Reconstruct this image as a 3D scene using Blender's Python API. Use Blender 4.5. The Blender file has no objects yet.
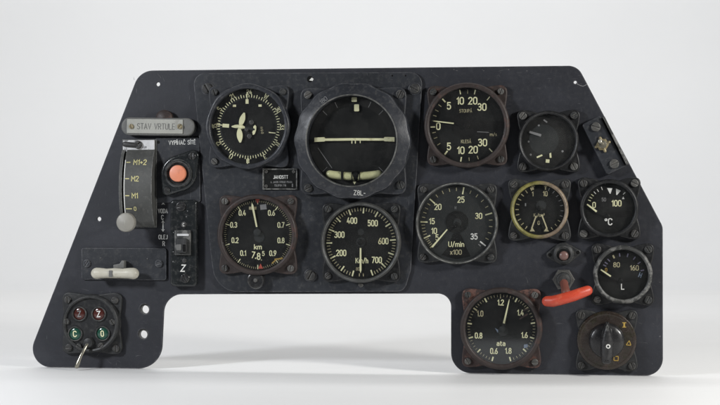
import bpy, bmesh, math, random
from mathutils import Vector, Matrix
random.seed(7)
S = bpy.context.scene
COL = S.collection
R = math.radians
D = 1.6                      # camera distance in metres
TH = R(7.6)                  # the panel stands turned a little to the camera
ZF = -0.1692                 # floor height below the lens
CT, ST = math.cos(TH), math.sin(TH)

# ---------------------------------------------------------------- measured points -> panel plane
def loc(px, py, h=0.0):
    """photo measure -> (u, w) on the panel face, h millimetres in front of it, in millimetres, plus mm per px"""
    dx, dz = (px-360)/1000/D, (202.5-py)/1000/D
    n = (-ST, -CT)
    t = (h/1000 - n[1]*(-D)) / (n[0]*dx + n[1])
    X, Y, Z = dx*t, -D+t, dz*t
    u = X*CT - Y*ST
    return u*1000, (Z-ZF)*1000, t/D
def crop(x0, y0, s):
    return lambda x, y: (x0+x/s, y0+y/s)

# ---------------------------------------------------------------- materials
MATS = {}
def nodes(name):
    m = bpy.data.materials.new(name); m.use_nodes = True
    nt = m.node_tree; b = nt.nodes['Principled BSDF']
    return m, nt, b
def N(nt, typ, **kw):
    n = nt.nodes.new(typ)
    for k, v in kw.items():
        if k in n.inputs: n.inputs[k].default_value = v
        else: setattr(n, k, v)
    return n
def ramp(nt, src, a, b, ca=(0,0,0,1), cb=(1,1,1,1)):
    r = nt.nodes.new('ShaderNodeValToRGB')
    r.color_ramp.elements[0].position = a; r.color_ramp.elements[0].color = ca
    r.color_ramp.elements[1].position = b; r.color_ramp.elements[1].color = cb
    nt.links.new(src, r.inputs[0]); return r.outputs[0]
def mix(nt, f, a, b):
    n = nt.nodes.new('ShaderNodeMix'); n.data_type = 'RGBA'
    for i, v in ((0, f), (6, a), (7, b)):
        if hasattr(v, 'is_output'): nt.links.new(v, n.inputs[i])
        else: n.inputs[i].default_value = v if i == 0 else (v if len(v) == 4 else (*v, 1))
    return n.outputs[2]
def mul(nt, a, b, op='MULTIPLY'):
    n = nt.nodes.new('ShaderNodeMath'); n.operation = op; n.use_clamp = True
    for i, v in ((0, a), (1, b)):
        if hasattr(v, 'is_output'): nt.links.new(v, n.inputs[i])
        else: n.inputs[i].default_value = v
    return n.outputs[0]
def noise(nt, scale, detail=4, rough=.6, vec=None, sc=None):
    co = nt.nodes.new('ShaderNodeTexCoord')
    mp = nt.nodes.new('ShaderNodeMapping'); nt.links.new(co.outputs['Object'], mp.inputs[0])
    if sc: mp.inputs['Scale'].default_value = sc
    if vec: mp.inputs['Rotation'].default_value = vec
    n = N(nt, 'ShaderNodeTexNoise', Scale=scale, Detail=detail, Roughness=rough)
    nt.links.new(mp.outputs[0], n.inputs['Vector']); return n.outputs[0]
def worn(name, base, wear=None, rough=.5, edge=.7, metal=0.0, var=.35, patch=0.0, patchcol=None, bump=.0004, dust=.0, spec=.5, scr=0.0, er=.0009, patch_at=.56, big=0):
    """painted or bare surface: mottled tone, rubbed edges, scratches, chipped patches, dust"""
    m, nt, b = nodes(name); L = nt.links.new
    wear = wear or tuple(min(1, c*4+.03) for c in base)
    n1 = noise(nt, 22, 5, .65); n2 = noise(nt, 230, 4, .7); n3 = noise(nt, 900, 2, .5)
    dark = tuple(c*(1-var) for c in base); lite = tuple(c*(1+var) for c in base)
    c = mix(nt, ramp(nt, n1, .3, .7), dark, lite)
    if patch:
        pm = ramp(nt, noise(nt, 70, 6, .7), patch_at, patch_at+.05)
        c = mix(nt, mul(nt, pm, patch), c, patchcol or wear)
    if scr:
        s1 = ramp(nt, noise(nt, 90, 3, .6, vec=(.1,.5,.2), sc=(1,1,14)), .70, .76)
        s2 = ramp(nt, noise(nt, 70, 3, .6, vec=(.1,-.9,.2), sc=(16,1,1)), .70, .76)
        c = mix(nt, mul(nt, mul(nt, s1, s2, 'ADD'), scr), c, wear)
    if big:       # broad uneven rubbing and a few long scuffs
        c = mix(nt, mul(nt, ramp(nt, noise(nt, 7, 6, .62, sc=(1,1,1.6)), .48, .72), .40), c, tuple(v*1.9+.004 for v in base))
        c = mix(nt, mul(nt, mul(nt, ramp(nt, noise(nt, 26, 5, .7, vec=(.3,.35,0), sc=(1,1,9)), .64, .70), ramp(nt, noise(nt, 9, 3), .5, .62)), .45), c, (.085,.085,.09))
    if dust:
        c = mix(nt, mul(nt, ramp(nt, n2, .52, .78), dust), c, (.22,.21,.19))
    if edge:
        bv = N(nt, 'ShaderNodeBevel', Radius=er); bv.samples = 4
        ge = nt.nodes.new('ShaderNodeNewGeometry')
        dt = nt.nodes.new('ShaderNodeVectorMath'); dt.operation = 'DOT_PRODUCT'
        L(bv.outputs[0], dt.inputs[0]); L(ge.outputs['Normal'], dt.inputs[1])
        em = ramp(nt, dt.outputs['Value'], .86, .995, (1,1,1,1), (0,0,0,1))
        em = mul(nt, em, ramp(nt, noise(nt, 140, 5, .7), .38, .62))
        c = mix(nt, mul(nt, em, edge), c, wear)
    L(c, b.inputs['Base Color'])
    L(ramp(nt, n2, .25, .75, (rough-.1,)*3+(1,), (min(1, rough+.14),)*3+(1,)), b.inputs['Roughness'])
    b.inputs['Metallic'].default_value = metal
    b.inputs['Specular IOR Level'].default_value = spec*.25 if name.startswith('dial') else spec*.55 if max(base) < .09 and rough > .3 else spec
    bp = N(nt, 'ShaderNodeBump', Strength=.35 if bump > .0001 else .04, Distance=bump)
    L(n3 if bump < .0003 else n2, bp.inputs['Height']); L(bp.outputs[0], b.inputs['Normal'])
    MATS[name] = m; return m
worn('panel_paint', (.0220,.0232,.0285), (.17,.17,.18), .5, .9, var=.14, dust=.05, scr=.42, patch=.16, patchcol=(.036,.038,.045), bump=.0003, patch_at=.57, er=.0016, big=1)
worn('plate_paint', (.0225,.0245,.029), (.22,.22,.23), .46, .95, var=.2, dust=.14, scr=.45, patch=.4, patchcol=(.038,.040,.045), bump=.0003, patch_at=.58, er=.0013)
worn('black_case', (.012,.0125,.0135), (.20,.20,.19), .42, .55, var=.3, dust=.14, scr=.3)
worn('grey_case', (.023,.024,.025), (.24,.24,.22), .45, .6, var=.3, dust=.2)
worn('horizon_case', (.024,.026,.031), (.24,.24,.25), .36, .95, var=.25, dust=.2, scr=.6, patch=.5, patchcol=(.045,.046,.05), er=.0016)
worn('brown_case', (.034,.026,.024), (.17,.11,.09), .5, .7, var=.4, patch=.7, patchcol=(.070,.038,.031), dust=.12)
worn('rust_case', (.040,.027,.025), (.28,.16,.12), .55, .5, var=.4, patch=.8, patchcol=(.13,.066,.052), dust=.15, patch_at=.5)
worn('silver_worn', (.040,.041,.040), (.3,.3,.28), .45, .9, var=.3, patch=.75, patchcol=(.16,.158,.15), patch_at=.49, er=.0014)
worn('ring_grey', (.050,.051,.049), (.30,.30,.28), .42, .8, var=.35, patch=.5, patchcol=(.09,.088,.082), dust=.2)
worn('oval_grey', (.10,.10,.095), (.3,.3,.29), .5, .5, var=.25, dust=.3)
worn('steel', (.085,.084,.08), (.34,.33,.31), .42, .8, metal=.35, var=.35, patch=.4, patchcol=(.05,.045,.04))
worn('dark_screw', (.040,.040,.040), (.24,.23,.21), .42, .9, metal=.3, var=.35, dust=.15)
worn('brass', (.20,.165,.095), (.5,.45,.32), .42, .7, metal=.45, var=.45, patch=.7, patchcol=(.05,.042,.03))
worn('nickel', (.36,.34,.28), (.9,.88,.8), .25, .5, metal=.85, var=.3, patch=.5, patchcol=(.10,.08,.05))
worn('black_gloss', (.013,.015,.016), (.25,.25,.24), .2, .85, var=.2, dust=.16, scr=.3)
worn('bakelite', (.016,.016,.017), (.16,.16,.15), .26, .6, var=.2, dust=.1)
worn('drum_grey', (.060,.061,.058), (.5,.5,.48), .5, .7, var=.3, dust=.22, scr=.3, patch=.5, patchcol=(.085,.082,.075), patch_at=.6)
worn('white_plate', (.29,.29,.26), (.7,.7,.66), .55, .3, var=.12, patch=.5, patchcol=(.20,.19,.17), dust=.2, patch_at=.58)
worn('white_metal', (.5,.5,.5), (.8,.8,.8), .4, .3, var=.3, patch=.9, patchcol=(.12,.12,.12), metal=.2)
worn('cream_plastic', (.44,.42,.35), (.7,.7,.65), .4, .3, var=.2, patch=.65, patchcol=(.24,.21,.15), patch_at=.54, scr=.4, dust=.2)
worn('grey_knob', (.25,.24,.21), (.5,.5,.45), .5, .5, var=.2, dust=.3, scr=.4, patch=.5, patchcol=(.15,.14,.12))
worn('salmon', (.62,.215,.12), (.8,.4,.3), .45, .3, var=.1, dust=.2, scr=.3, patch=.35, patchcol=(.42,.15,.10))
worn('red_paint', (.52,.060,.028), (.62,.22,.13), .38, .6, var=.2, patch=.45, patchcol=(.60,.13,.065), dust=.16, scr=.3)
worn('red_brown', (.16,.055,.04), (.3,.2,.15), .5, .5, var=.3)
worn('pink_brown', (.13,.075,.065), (.4,.3,.3), .35, .5, var=.3)
worn('selector_plate', (.030,.022,.018), (.2,.17,.13), .24, .3, var=.45, dust=.08, patch=.6, patchcol=(.020,.019,.009), patch_at=.5)
worn('dial_black', (.0070,.0074,.0072), None, .6, 0, var=.35, dust=.05, bump=.0001)
worn('dial_grey', (.022,.024,.024), None, .6, 0, var=.2, dust=.06, bump=.0001)
worn('dial_smoke', (.013,.013,.0125), None, .6, 0, var=.25, dust=.05, bump=.0001)
worn('dial_deep', (.005,.005,.005), None, .7, 0, var=.2, bump=.0001)
worn('lume', (.60,.59,.37), None, .6, 0, var=.2, patch=.6, patchcol=(.34,.29,.14), bump=.0001, patch_at=.58)
worn('lume_dull', (.34,.31,.19), None, .6, 0, var=.25, patch=.5, patchcol=(.12,.11,.06), bump=.0001)
worn('print_white', (.60,.60,.57), None, .6, 0, var=.1, patch=.5, patchcol=(.26,.26,.24), bump=.0001, patch_at=.58)
worn('print_grey', (.17,.17,.17), None, .6, 0, var=.25, bump=.0001)
worn('print_mauve', (.14,.13,.19), None, .6, 0, var=.25, bump=.0001)
worn('print_blue', (.13,.17,.23), None, .6, 0, var=.25, bump=.0001)
worn('print_yellow', (.50,.46,.22), None, .6, 0, var=.15, patch=.5, patchcol=(.3,.26,.12), bump=.0001)
worn('print_amber', (.36,.24,.05), None, .6, 0, var=.2, bump=.0001)
worn('print_engraved', (.10,.10,.095), None, .6, 0, var=.35, patch=.6, patchcol=(.2,.2,.19), bump=.0001)
worn('lifted_white', (.8,.8,.78), None, .6, 0, var=.05, bump=.0001)  # print white lifted to offset the drum's shadow on the lettering
worn('scratch', (.085,.085,.088), None, .5, 0, var=.4, bump=.0001)
worn('print_red', (.40,.07,.045), None, .6, 0, var=.2, bump=.0001)
worn('print_black', (.03,.03,.03), None, .6, 0, var=.2, bump=.0001)
worn('lens_red', (.060,.016,.012), None, .15, 0, var=.3, bump=.0001)
worn('lens_green', (.014,.060,.040), None, .15, 0, var=.3, bump=.0001)
worn('tube_cream', (.50,.50,.28), None, .3, 0, var=.3, patch=.6, patchcol=(.22,.21,.10), bump=.0001)
# yellow painted ring rubbed to a pinkish metal on its right side
def yellow_ring():
    m, nt, b = nodes('yellow_ring'); L = nt.links.new
    co = nt.nodes.new('ShaderNodeTexCoord'); sp = nt.nodes.new('ShaderNodeSeparateXYZ')
    L(co.outputs['Object'], sp.inputs[0])
    ad = mul(nt, sp.outputs[0], 30.0, 'MULTIPLY'); ad.node.use_clamp = False
    a2 = mul(nt, ad, noise(nt, 60, 4), 'ADD'); a2.node.use_clamp = False
    f = ramp(nt, a2, .35, .75)
    y = mix(nt, ramp(nt, noise(nt, 120, 5, .7), .35, .65), (.09,.083,.022), (.25,.225,.06))
    p = mix(nt, ramp(nt, noise(nt, 160, 5, .7), .35, .65), (.10,.073,.05), (.26,.20,.135))
    L(mix(nt, f, y, p), b.inputs['Base Color']); b.inputs['Roughness'].default_value = .5
    MATS['yellow_ring'] = m
yellow_ring()
# instrument glass: clear pane with a film of dust
def glass(name, film):
    m = bpy.data.materials.new(name); m.use_nodes = True; nt = m.node_tree; nt.nodes.clear(); L = nt.links.new
    o = nt.nodes.new('ShaderNodeOutputMaterial'); t = nt.nodes.new('ShaderNodeBsdfTransparent')
    g = N(nt, 'ShaderNodeBsdfGlossy', Roughness=.08); g.inputs[0].default_value = (.9,.95,1,1)
    lw = nt.nodes.new('ShaderNodeLayerWeight'); lw.inputs[0].default_value = .5; a = nt.nodes.new('ShaderNodeMixShader')
    L(mul(nt, mul(nt, lw.outputs['Facing'], 4.0, 'POWER'), .035, 'ADD'), a.inputs[0]); L(t.outputs[0], a.inputs[1]); L(g.outputs[0], a.inputs[2])
    d = nt.nodes.new('ShaderNodeBsdfDiffuse'); d.inputs[0].default_value = (.45,.45,.42,1)
    f1 = mul(nt, ramp(nt, noise(nt, 30, 6, .7), .42, .75), film*1.6)
    f2 = mul(nt, ramp(nt, noise(nt, 420, 2, .5), .66, .74), film*1.6)
    s = mul(nt, ramp(nt, noise(nt, 60, 3, .6, vec=(.1,.7,.2), sc=(1,1,16)), .69, .74), film*2)
    f = mul(nt, mul(nt, f1, f2, 'ADD'), s, 'ADD')
    b = nt.nodes.new('ShaderNodeMixShader'); L(f, b.inputs[0]); L(a.outputs[0], b.inputs[1]); L(d.outputs[0], b.inputs[2])
    L(b.outputs[0], o.inputs[0]); MATS[name] = m
glass('pane', .009); glass('pane_dusty', .014)

# ---------------------------------------------------------------- mesh builder (x right, y up, z towards the viewer, in px units)
def E(cx, cy, rx, ry, a0, a1, n=9):
    return [(cx+rx*math.cos(R(a0+(a1-a0)*i/n)), cy+ry*math.sin(R(a0+(a1-a0)*i/n))) for i in range(n+1)]
def ring_(w, h, x=0, y=0, r=None):
    r = r or w/2; p = E(x+w-r,y+h-r,r,r,0,90)+E(x+r,y+h-r,r,r,90,180)+E(x+r,y+r,r,r,180,270)+E(x+w-r,y+r,r,r,270,360); return p+[p[0]]
# lettering drawn as strokes of even width: glyph -> (width, strokes), cap height 1
GL = {
 '0': (.5, [ring_(.5,1)]), 'O': (.56, [ring_(.56,1)]), '1': (.24, [[(0,.76),(.22,1),(.22,0)]]),
 '2': (.5, [E(.25,.75,.25,.25,170,-25)+[(.40,.55),(0,0),(.5,0)]]),
 '3': (.5, [E(.24,.76,.23,.24,150,-75)+[(.2,.54)], [(.24,.53)]+E(.24,.27,.26,.27,85,-155)]),
 '4': (.54, [[(.3,1),(0,.27),(.54,.27)], [(.4,.52),(.4,0)]]),
 '5': (.5, [[(.46,1),(.06,1),(.04,.55)]+E(.24,.33,.26,.33,120,-150)]),
 '6': (.5, [[(.36,1),(.05,.5)]+E(.25,.27,.25,.27,165,515,18)]),
 '7': (.48, [[(0,1),(.48,1),(.14,0)]]),
 '8': (.5, [E(.25,.76,.21,.24,0,360,18), E(.25,.27,.25,.27,0,360,18)]),
 '9': (.5, [[(.14,0),(.45,.5)]+E(.25,.73,.25,.27,-15,335,18)]),
 '.': (.06, [[(.03,-.03),(.03,.09)]]), '-': (.3, [[(0,.45),(.3,.45)]]), '+': (.4, [[(0,.45),(.4,.45)], [(.2,.25),(.2,.65)]]), '/': (.34, [[(0,-.08),(.34,1.05)]]),
 'A': (.56, [[(0,0),(.28,1),(.56,0)], [(.1,.32),(.46,.32)]]), 'F': (.44, [[(.44,1),(0,1),(0,0)], [(0,.52),(.38,.52)]]), 'C': (.5, [E(.27,.73,.25,.27,15,180)+E(.27,.27,.25,.27,180,345)]),
 'D': (.52, [[(0,0),(0,1),(.2,1)]+E(.22,.7,.3,.3,80,0)+E(.22,.3,.3,.3,0,-80)+[(.2,0),(0,0)]]),
 'E': (.44, [[(.44,1),(0,1),(0,0),(.44,0)], [(0,.52),(.38,.52)]]), 'H': (.5, [[(0,0),(0,1)], [(.5,0),(.5,1)], [(0,.5),(.5,.5)]]), 'I': (.02, [[(.01,0),(.01,1)]]),
 'J': (.36, [[(.36,1),(.36,.2)]+E(.18,.18,.18,.18,0,-150)]), 'K': (.5, [[(0,0),(0,1)], [(.48,1),(.03,.42)], [(.16,.56),(.5,0)]]), 'L': (.42, [[(0,1),(0,0),(.42,0)]]),
 'M': (.62, [[(0,0),(0,1),(.31,.42),(.62,1),(.62,0)]]), 'N': (.54, [[(0,0),(0,1),(.54,0),(.54,1)]]),
 'P': (.48, [[(0,0),(0,1),(.22,1)]+E(.22,.73,.26,.27,90,-90)+[(0,.46)]]), 'R': (.5, [[(0,0),(0,1),(.22,1)]+E(.22,.74,.26,.26,90,-90)+[(0,.48)], [(.26,.48),(.5,0)]]),
 'S': (.48, [E(.25,.75,.23,.25,25,225)+E(.23,.26,.25,.26,50,-155)]), 'T': (.5, [[(0,1),(.5,1)], [(.25,1),(.25,0)]]), 'U': (.5, [[(0,1),(0,.25)]+E(.25,.25,.25,.25,180,360)+[(.5,1)]]),
 'V': (.54, [[(0,1),(.27,0),(.54,1)]]), 'W': (.74, [[(0,1),(.18,0),(.37,.8),(.56,0),(.74,1)]]), 'Y': (.52, [[(0,1),(.26,.48),(.52,1)], [(.26,.48),(.26,0)]]), 'Z': (.5, [[(0,1),(.5,1),(0,0),(.5,0)]]),
 'k': (.4, [[(0,0),(0,1)], [(.38,.64),(.03,.26)], [(.14,.38),(.42,0)]]), 'm': (.68, [[(0,0),(0,.66)], [(0,.5)]+E(.17,.49,.17,.17,150,0)+[(.34,0)], [(.34,.5)]+E(.51,.49,.17,.17,150,0)+[(.68,0)]]),
 'n': (.38, [[(0,0),(0,.66)], [(0,.47)]+E(.19,.46,.19,.2,150,0)+[(.38,0)]]), 'h': (.38, [[(0,0),(0,1)], [(0,.47)]+E(.19,.46,.19,.2,150,0)+[(.38,0)]]), 'i': (.04, [[(.02,0),(.02,.66)], [(.02,.84),(.02,.96)]]),
 'x': (.38, [[(0,0),(.38,.66)], [(0,.66),(.38,0)]]), 'a': (.38, [[(.04,.6)]+E(.2,.48,.18,.18,120,0)+[(.38,0)], E(.19,.2,.19,.2,60,360,12)]), 't': (.28, [[(.1,.92),(.1,.2)]+E(.23,.15,.13,.15,180,280), [(0,.66),(.28,.66)]]),
 's': (.32, [E(.16,.5,.15,.16,25,225)+E(.16,.17,.16,.17,50,-155)]), 'c': (.34, [E(.18,.46,.17,.2,20,180)+E(.18,.2,.17,.2,180,340)]), 'g': (.38, [E(.19,.4,.19,.26,0,360,14), [(.38,.66),(.38,-.1)]+E(.19,-.1,.19,.16,0,-140)]),
 '°': (.26, [E(.13,.82,.13,.15,0,360,14)]), '²': (.24, [E(.12,.9,.12,.1,170,-25)+[(.02,.5),(.24,.5)]]), ' ': (.3, [])}
for a_, b__, ac in (('Á','A',[(.24,1.12),(.38,1.3)]), ('Í','I',[(-.04,1.12),(.1,1.3)]), ('Č','C',[(.13,1.3),(.27,1.12),(.41,1.3)]), ('Ě','E',[(.08,1.3),(.22,1.12),(.36,1.3)]), ('Ů','U',[(.15,1.2),(.35,1.2)]), ('Š','S',[(.1,1.3),(.24,1.12),(.38,1.3)])):
    GL[a_] = (GL[b__][0], GL[b__][1]+[ac])
def textmesh(s, h, xs=.8, bold=.02, slant=0.0):
    """even stroke lettering as flat ribbons; strokes of one glyph lie a hair apart so that none are coplanar"""
    w = .15+bold*1.2; xs = xs*1.18; vs, fs = [], []; x0 = 0; q = 0
    for ch in s:
        gw, st = GL[ch]
        for pl in st:
            p = [Vector(((x0+a*xs*1.0), b)) for a, b in pl]; p = [v for i, v in enumerate(p) if i == 0 or (v-p[i-1]).length > 1e-4]
            closed = len(p) > 4 and (p[0]-p[-1]).length < 1e-3
            if closed: p = p[:-1]
            n = len(p); k0 = len(vs)
            for i in range(n):
                if closed: d1, d2 = (p[i]-p[i-1]).normalized(), (p[(i+1) % n]-p[i]).normalized()
                else:
                    d1 = (p[i]-p[i-1]).normalized() if i else (p[1]-p[0]).normalized(); d2 = (p[i+1]-p[i]).normalized() if i < n-1 else d1
                nn = Vector((-d1.y-d2.y, d1.x+d2.x)); nn = nn.normalized() if nn.length > 1e-4 else Vector((-d1.y, d1.x))
                m = w/2/max(.55, nn.dot(Vector((-d1.y, d1.x))))
                e = Vector((0, 0))
                if not closed and i == 0: e = -d1*w*.3
                if not closed and i == n-1: e = d1*w*.3
                for sg in (1, -1): v = p[i]+nn*m*sg+e; vs.append((v.x+slant*v.y, v.y, .012*(q % 4)))
            for i in range(n if closed else n-1):
                a = k0+2*i; b = k0+2*((i+1) % n); fs.append((a, a+1, b+1, b))
            q += 1
        x0 += gw*xs+.17*min(1, xs)+w*.35
    a0, a1 = min(v[0] for v in vs), max(v[0] for v in vs)
    return [((v[0]-(a0+a1)/2)*h, (v[1]-.5)*h, v[2]) for v in vs], fs
def fillet(pts, n=8):
    out = []; m = len(pts)
    for i, (x, y, r) in enumerate(pts):
        p = Vector((x, y)); a = Vector(pts[i-1][:2])-p; b = Vector(pts[(i+1) % m][:2])-p
        if r <= 0: out.append((x, y)); continue
        a.normalize(); b.normalize(); ang = a.angle(b); d = r/math.tan(ang/2)
        c = p+(a+b).normalized()*(r/math.sin(ang/2))
        s, e = p+a*d-c, p+b*d-c
        a0 = math.atan2(s.y, s.x); a1 = math.atan2(e.y, e.x); da = (a1-a0+math.pi) % (2*math.pi)-math.pi
        for k in range(n+1):
            t = a0+da*k/n; out.append((c.x+r*math.cos(t), c.y+r*math.sin(t)))
    return out
def circ(cx, cy, r, n=48): return [(cx+r*math.cos(2*math.pi*i/n), cy+r*math.sin(2*math.pi*i/n)) for i in range(n)]
def rrect(cx, cy, w, h, r, rot=0, n=6):
    p = fillet([(-w/2,-h/2,r),(w/2,-h/2,r),(w/2,h/2,r),(-w/2,h/2,r)], n); c, s = math.cos(R(rot)), math.sin(R(rot))
    return [(cx+x*c+y*s, cy-x*s+y*c) for x, y in p]      # rot is clockwise
class MB:
    def __init__(s): s.v = []; s.f = []; s.m = []; s.mats = []
    def mi(s, m):
        if m not in s.mats: s.mats.append(m)
        return s.mats.index(m)
    def add(s, vs, fs, m):
        k = len(s.v); s.v += [tuple(v) for v in vs]; i = s.mi(m)
        for f in fs: s.f.append(tuple(a+k for a in f)); s.m.append(i)
        return s
    def lathe(s, prof, m, cx=0, cy=0, n=64, close=True):
        vs, fs = [], []
        for p in prof:
            r, z = p[:2]; md = p[2] if len(p) > 2 else None
            for i in range(n):
                t = 2*math.pi*i/n; rr = r+(md(t) if md else 0)
                vs.append((cx+rr*math.cos(t), cy+rr*math.sin(t), z))
        for j in range(len(prof)-1):
            for i in range(n):
                a, b = j*n+i, j*n+(i+1) % n; fs.append((a, b, b+n, a+n))
        if close:
            if prof[-1][0] > 0: fs.append(tuple((len(prof)-1)*n+i for i in range(n)))
            if prof[0][0] > 0 and close == 2: fs.append(tuple(reversed(range(n))))
        return s.add(vs, fs, m)
    def plate(s, outs, z0, z1, m, bev=.6, vmap=None):
        c = bpy.data.curves.new('p', 'CURVE'); c.dimensions = '2D'; c.fill_mode = 'BOTH'
        c.bevel_resolution = 2; bev = min(bev, (z1-z0)/2*.95); c.bevel_depth = bev; c.extrude = (z1-z0)/2-bev; c.offset = -bev
        for o in outs:
            sp = c.splines.new('POLY'); sp.points.add(len(o)-1); sp.use_cyclic_u = True
            for i, (x, y) in enumerate(o): sp.points[i].co = (x, y, 0, 1)
        ob = bpy.data.objects.new('p', c); COL.objects.link(ob)
        dg = bpy.context.evaluated_depsgraph_get(); me = bpy.data.meshes.new_from_object(ob.evaluated_get(dg))
        zc = (z0+z1)/2
        vs = [(v.co.x, v.co.y, v.co.z+zc) for v in me.vertices]; fs = [tuple(p.vertices) for p in me.polygons]
        bpy.data.objects.remove(ob); bpy.data.curves.remove(c); bpy.data.meshes.remove(me)
        if vmap: vs = [vmap(*v) for v in vs]
        return s.add(vs, fs, m)
    def poly(s, pts, z, m): return s.add([(x, y, z) for x, y in pts], [tuple(range(len(pts)))], m)
    def tick(s, ang, r0, r1, w, m, z=.25, cx=0, cy=0):          # ang clockwise from the top
        a = R(ang); d = (math.sin(a), math.cos(a)); q = (d[1]*w/2, -d[0]*w/2)
        return s.poly([(cx+d[0]*r0-q[0], cy+d[1]*r0-q[1]), (cx+d[0]*r1-q[0], cy+d[1]*r1-q[1]), (cx+d[0]*r1+q[0], cy+d[1]*r1+q[1]), (cx+d[0]*r0+q[0], cy+d[1]*r0+q[1])], z, m)
    def seg(s, a, b, w, m, z=.25):
        dx, dy = b[0]-a[0], b[1]-a[1]; l = math.hypot(dx, dy) or 1; qx, qy = -dy/l*w/2, dx/l*w/2
        return s.poly([(a[0]+qx, a[1]+qy), (a[0]-qx, a[1]-qy), (b[0]-qx, b[1]-qy), (b[0]+qx, b[1]+qy)], z, m)
    def text(s, t, x, y, h, m, z=.3, rot=0, xs=.8, bold=.02, slant=0.0, zf=None):
        vs, fs = textmesh(t, h, xs, bold, slant); c, q = math.cos(R(rot)), math.sin(R(rot))
        o = [(x+a*c+b*q, y-a*q+b*c, d) for a, b, d in vs]
        return s.add([(a, b, (zf(b) if zf else z)+d) for a, b, d in o], fs, m)
    def tube(s, pts, rad, m, n=14, caps=True):
        """round bar through 3-D points, rad one value or one per point; round ends when caps"""
        P = [Vector(p) for p in pts]; rr = rad if isinstance(rad, (list, tuple)) else [rad]*len(P)
        rr = list(rr)
        if caps:
            d0 = (P[0]-P[1]).normalized(); d1 = (P[-1]-P[-2]).normalized(); r0, r1 = rr[0], rr[-1]; A, B = [], []
            for k in range(4):
                t = R(90-k*22.5)
                A.append((P[0]+d0*r0*math.sin(t), max(.02, r0*math.cos(t)))); B.append((P[-1]+d1*r1*math.sin(t), max(.02, r1*math.cos(t))))
            P = [a[0] for a in A]+P+[b[0] for b in reversed(B)]; rr = [a[1] for a in A]+rr+[b[1] for b in reversed(B)]
        vs, fs = [], []; up = Vector((.1,.3,1)).normalized()
        for i, p in enumerate(P):
            t = (P[min(i+1, len(P)-1)]-P[max(i-1, 0)]).normalized()
            if abs(t.dot(up)) > .93: up = Vector((1,.2,.1)).normalized()
            a = t.cross(up).normalized(); b = t.cross(a)
            for k in range(n):
                th = 2*math.pi*k/n; vs.append(p+(a*math.cos(th)+b*math.sin(th))*rr[i])
        for i in range(len(P)-1):
            for k in range(n):
                a, b = i*n+k, i*n+(k+1) % n; fs.append((a, b, b+n, a+n))
        fs.append(tuple(range(n))); fs.append(tuple((len(P)-1)*n+k for k in range(n)))
        return s.add(vs, fs, m)
    def box(s, x0, x1, y0, y1, z0, z1, m, bev=.5): return s.plate([rrect((x0+x1)/2, (y0+y1)/2, x1-x0, y1-y0, min(.8, (x1-x0)*.3))], z0, z1, m, bev)
    def build(s, name, parent, k, at=(0,0,0), label=None, smooth=True, fix=True):
        me = bpy.data.meshes.new(name)
        me.from_pydata([(x*k*.001, -z*k*.001, y*k*.001) for x, y, z in s.v], [], s.f)
        for m in s.mats: me.materials.append(MATS[m])
        for i, p in enumerate(me.polygons): p.material_index = s.m[i]; p.use_smooth = smooth
        me.update(); me.validate()
        if fix:
            bm = bmesh.new(); bm.from_mesh(me); bmesh.ops.remove_doubles(bm, verts=bm.verts, dist=1e-6)
            # closed shells get outward normals, printed marks face the viewer
            bmesh.ops.recalc_face_normals(bm, faces=[f for f in bm.faces if not all(e.is_boundary for e in f.edges)])
            bm.to_mesh(me); bm.free()
        if smooth:
            me.set_sharp_from_angle(angle=R(38)); me.update()
            for p in me.polygons:
                if abs(p.normal.y) > .9999:
                    p.use_smooth = False
            flat = [abs(p.normal.y) > .9999 for p in me.polygons]; cnt = {}
            for i, p in enumerate(me.polygons):
                for e in p.edge_keys: cnt.setdefault(e, []).append(flat[i])
            for e in me.edges:
                q = cnt.get(e.key)
                if q and any(q) and not all(q): e.use_edge_sharp = True
        o = bpy.data.objects.new(name, me); COL.objects.link(o); o.parent = parent
        o.location = (at[0]*.001, -at[2]*.001, at[1]*.001)
        if label: o['label'] = label
        return o

# ---------------------------------------------------------------- the thing
root = bpy.data.objects.new('instrument_panel', None); COL.objects.link(root)
root.empty_display_size = .1
root.location = (0, 0, ZF); root.rotation_euler = (0, 0, -TH)
root['label'] = 'dark grey aircraft instrument panel full of round gauges, standing upright on a white surface'
root['category'] = 'instrument panel'
def pmap(pts, h=0): return [loc(x, y, h)[:2] for x, y in pts]

# ---- screws (one mesh per kind, copied)
def screw_mesh(r, h, m, base=True):
    b = MB()
    b.lathe([(r, 0), (r, h*.45), (r*.96, h*.52), (r*.5, h*.55), (0.01, h*.55)], m, n=28)
    for sgn in (-1, 1):
        g = r*.14; pts = []
        a0 = math.asin(g/(r*.94))
        for i in range(15):
            t = a0+(math.pi-2*a0)*i/14; pts.append((r*.94*math.cos(t), sgn*r*.94*math.sin(t)))
        b.plate([pts], h*.5, h, m, r*.14)
    return b
SCREW = {}
def screw(parent, k, x, y, z, r=3.6, m='dark_screw', h=2.6, rot=None, name='screw'):
    key = (round(r*k, 1), m, h)
    if key not in SCREW:
        o = screw_mesh(r, h, m).build(name, parent, k); SCREW[key] = o
    else:
        o = SCREW[key].copy(); COL.objects.link(o); o.name = name; o.parent = parent
    o.location = (x*k*.001, -z*k*.001, y*k*.001)
    o.rotation_euler = (0, R(random.uniform(0, 180)) if rot is None else R(rot), 0)
    return o

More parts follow.
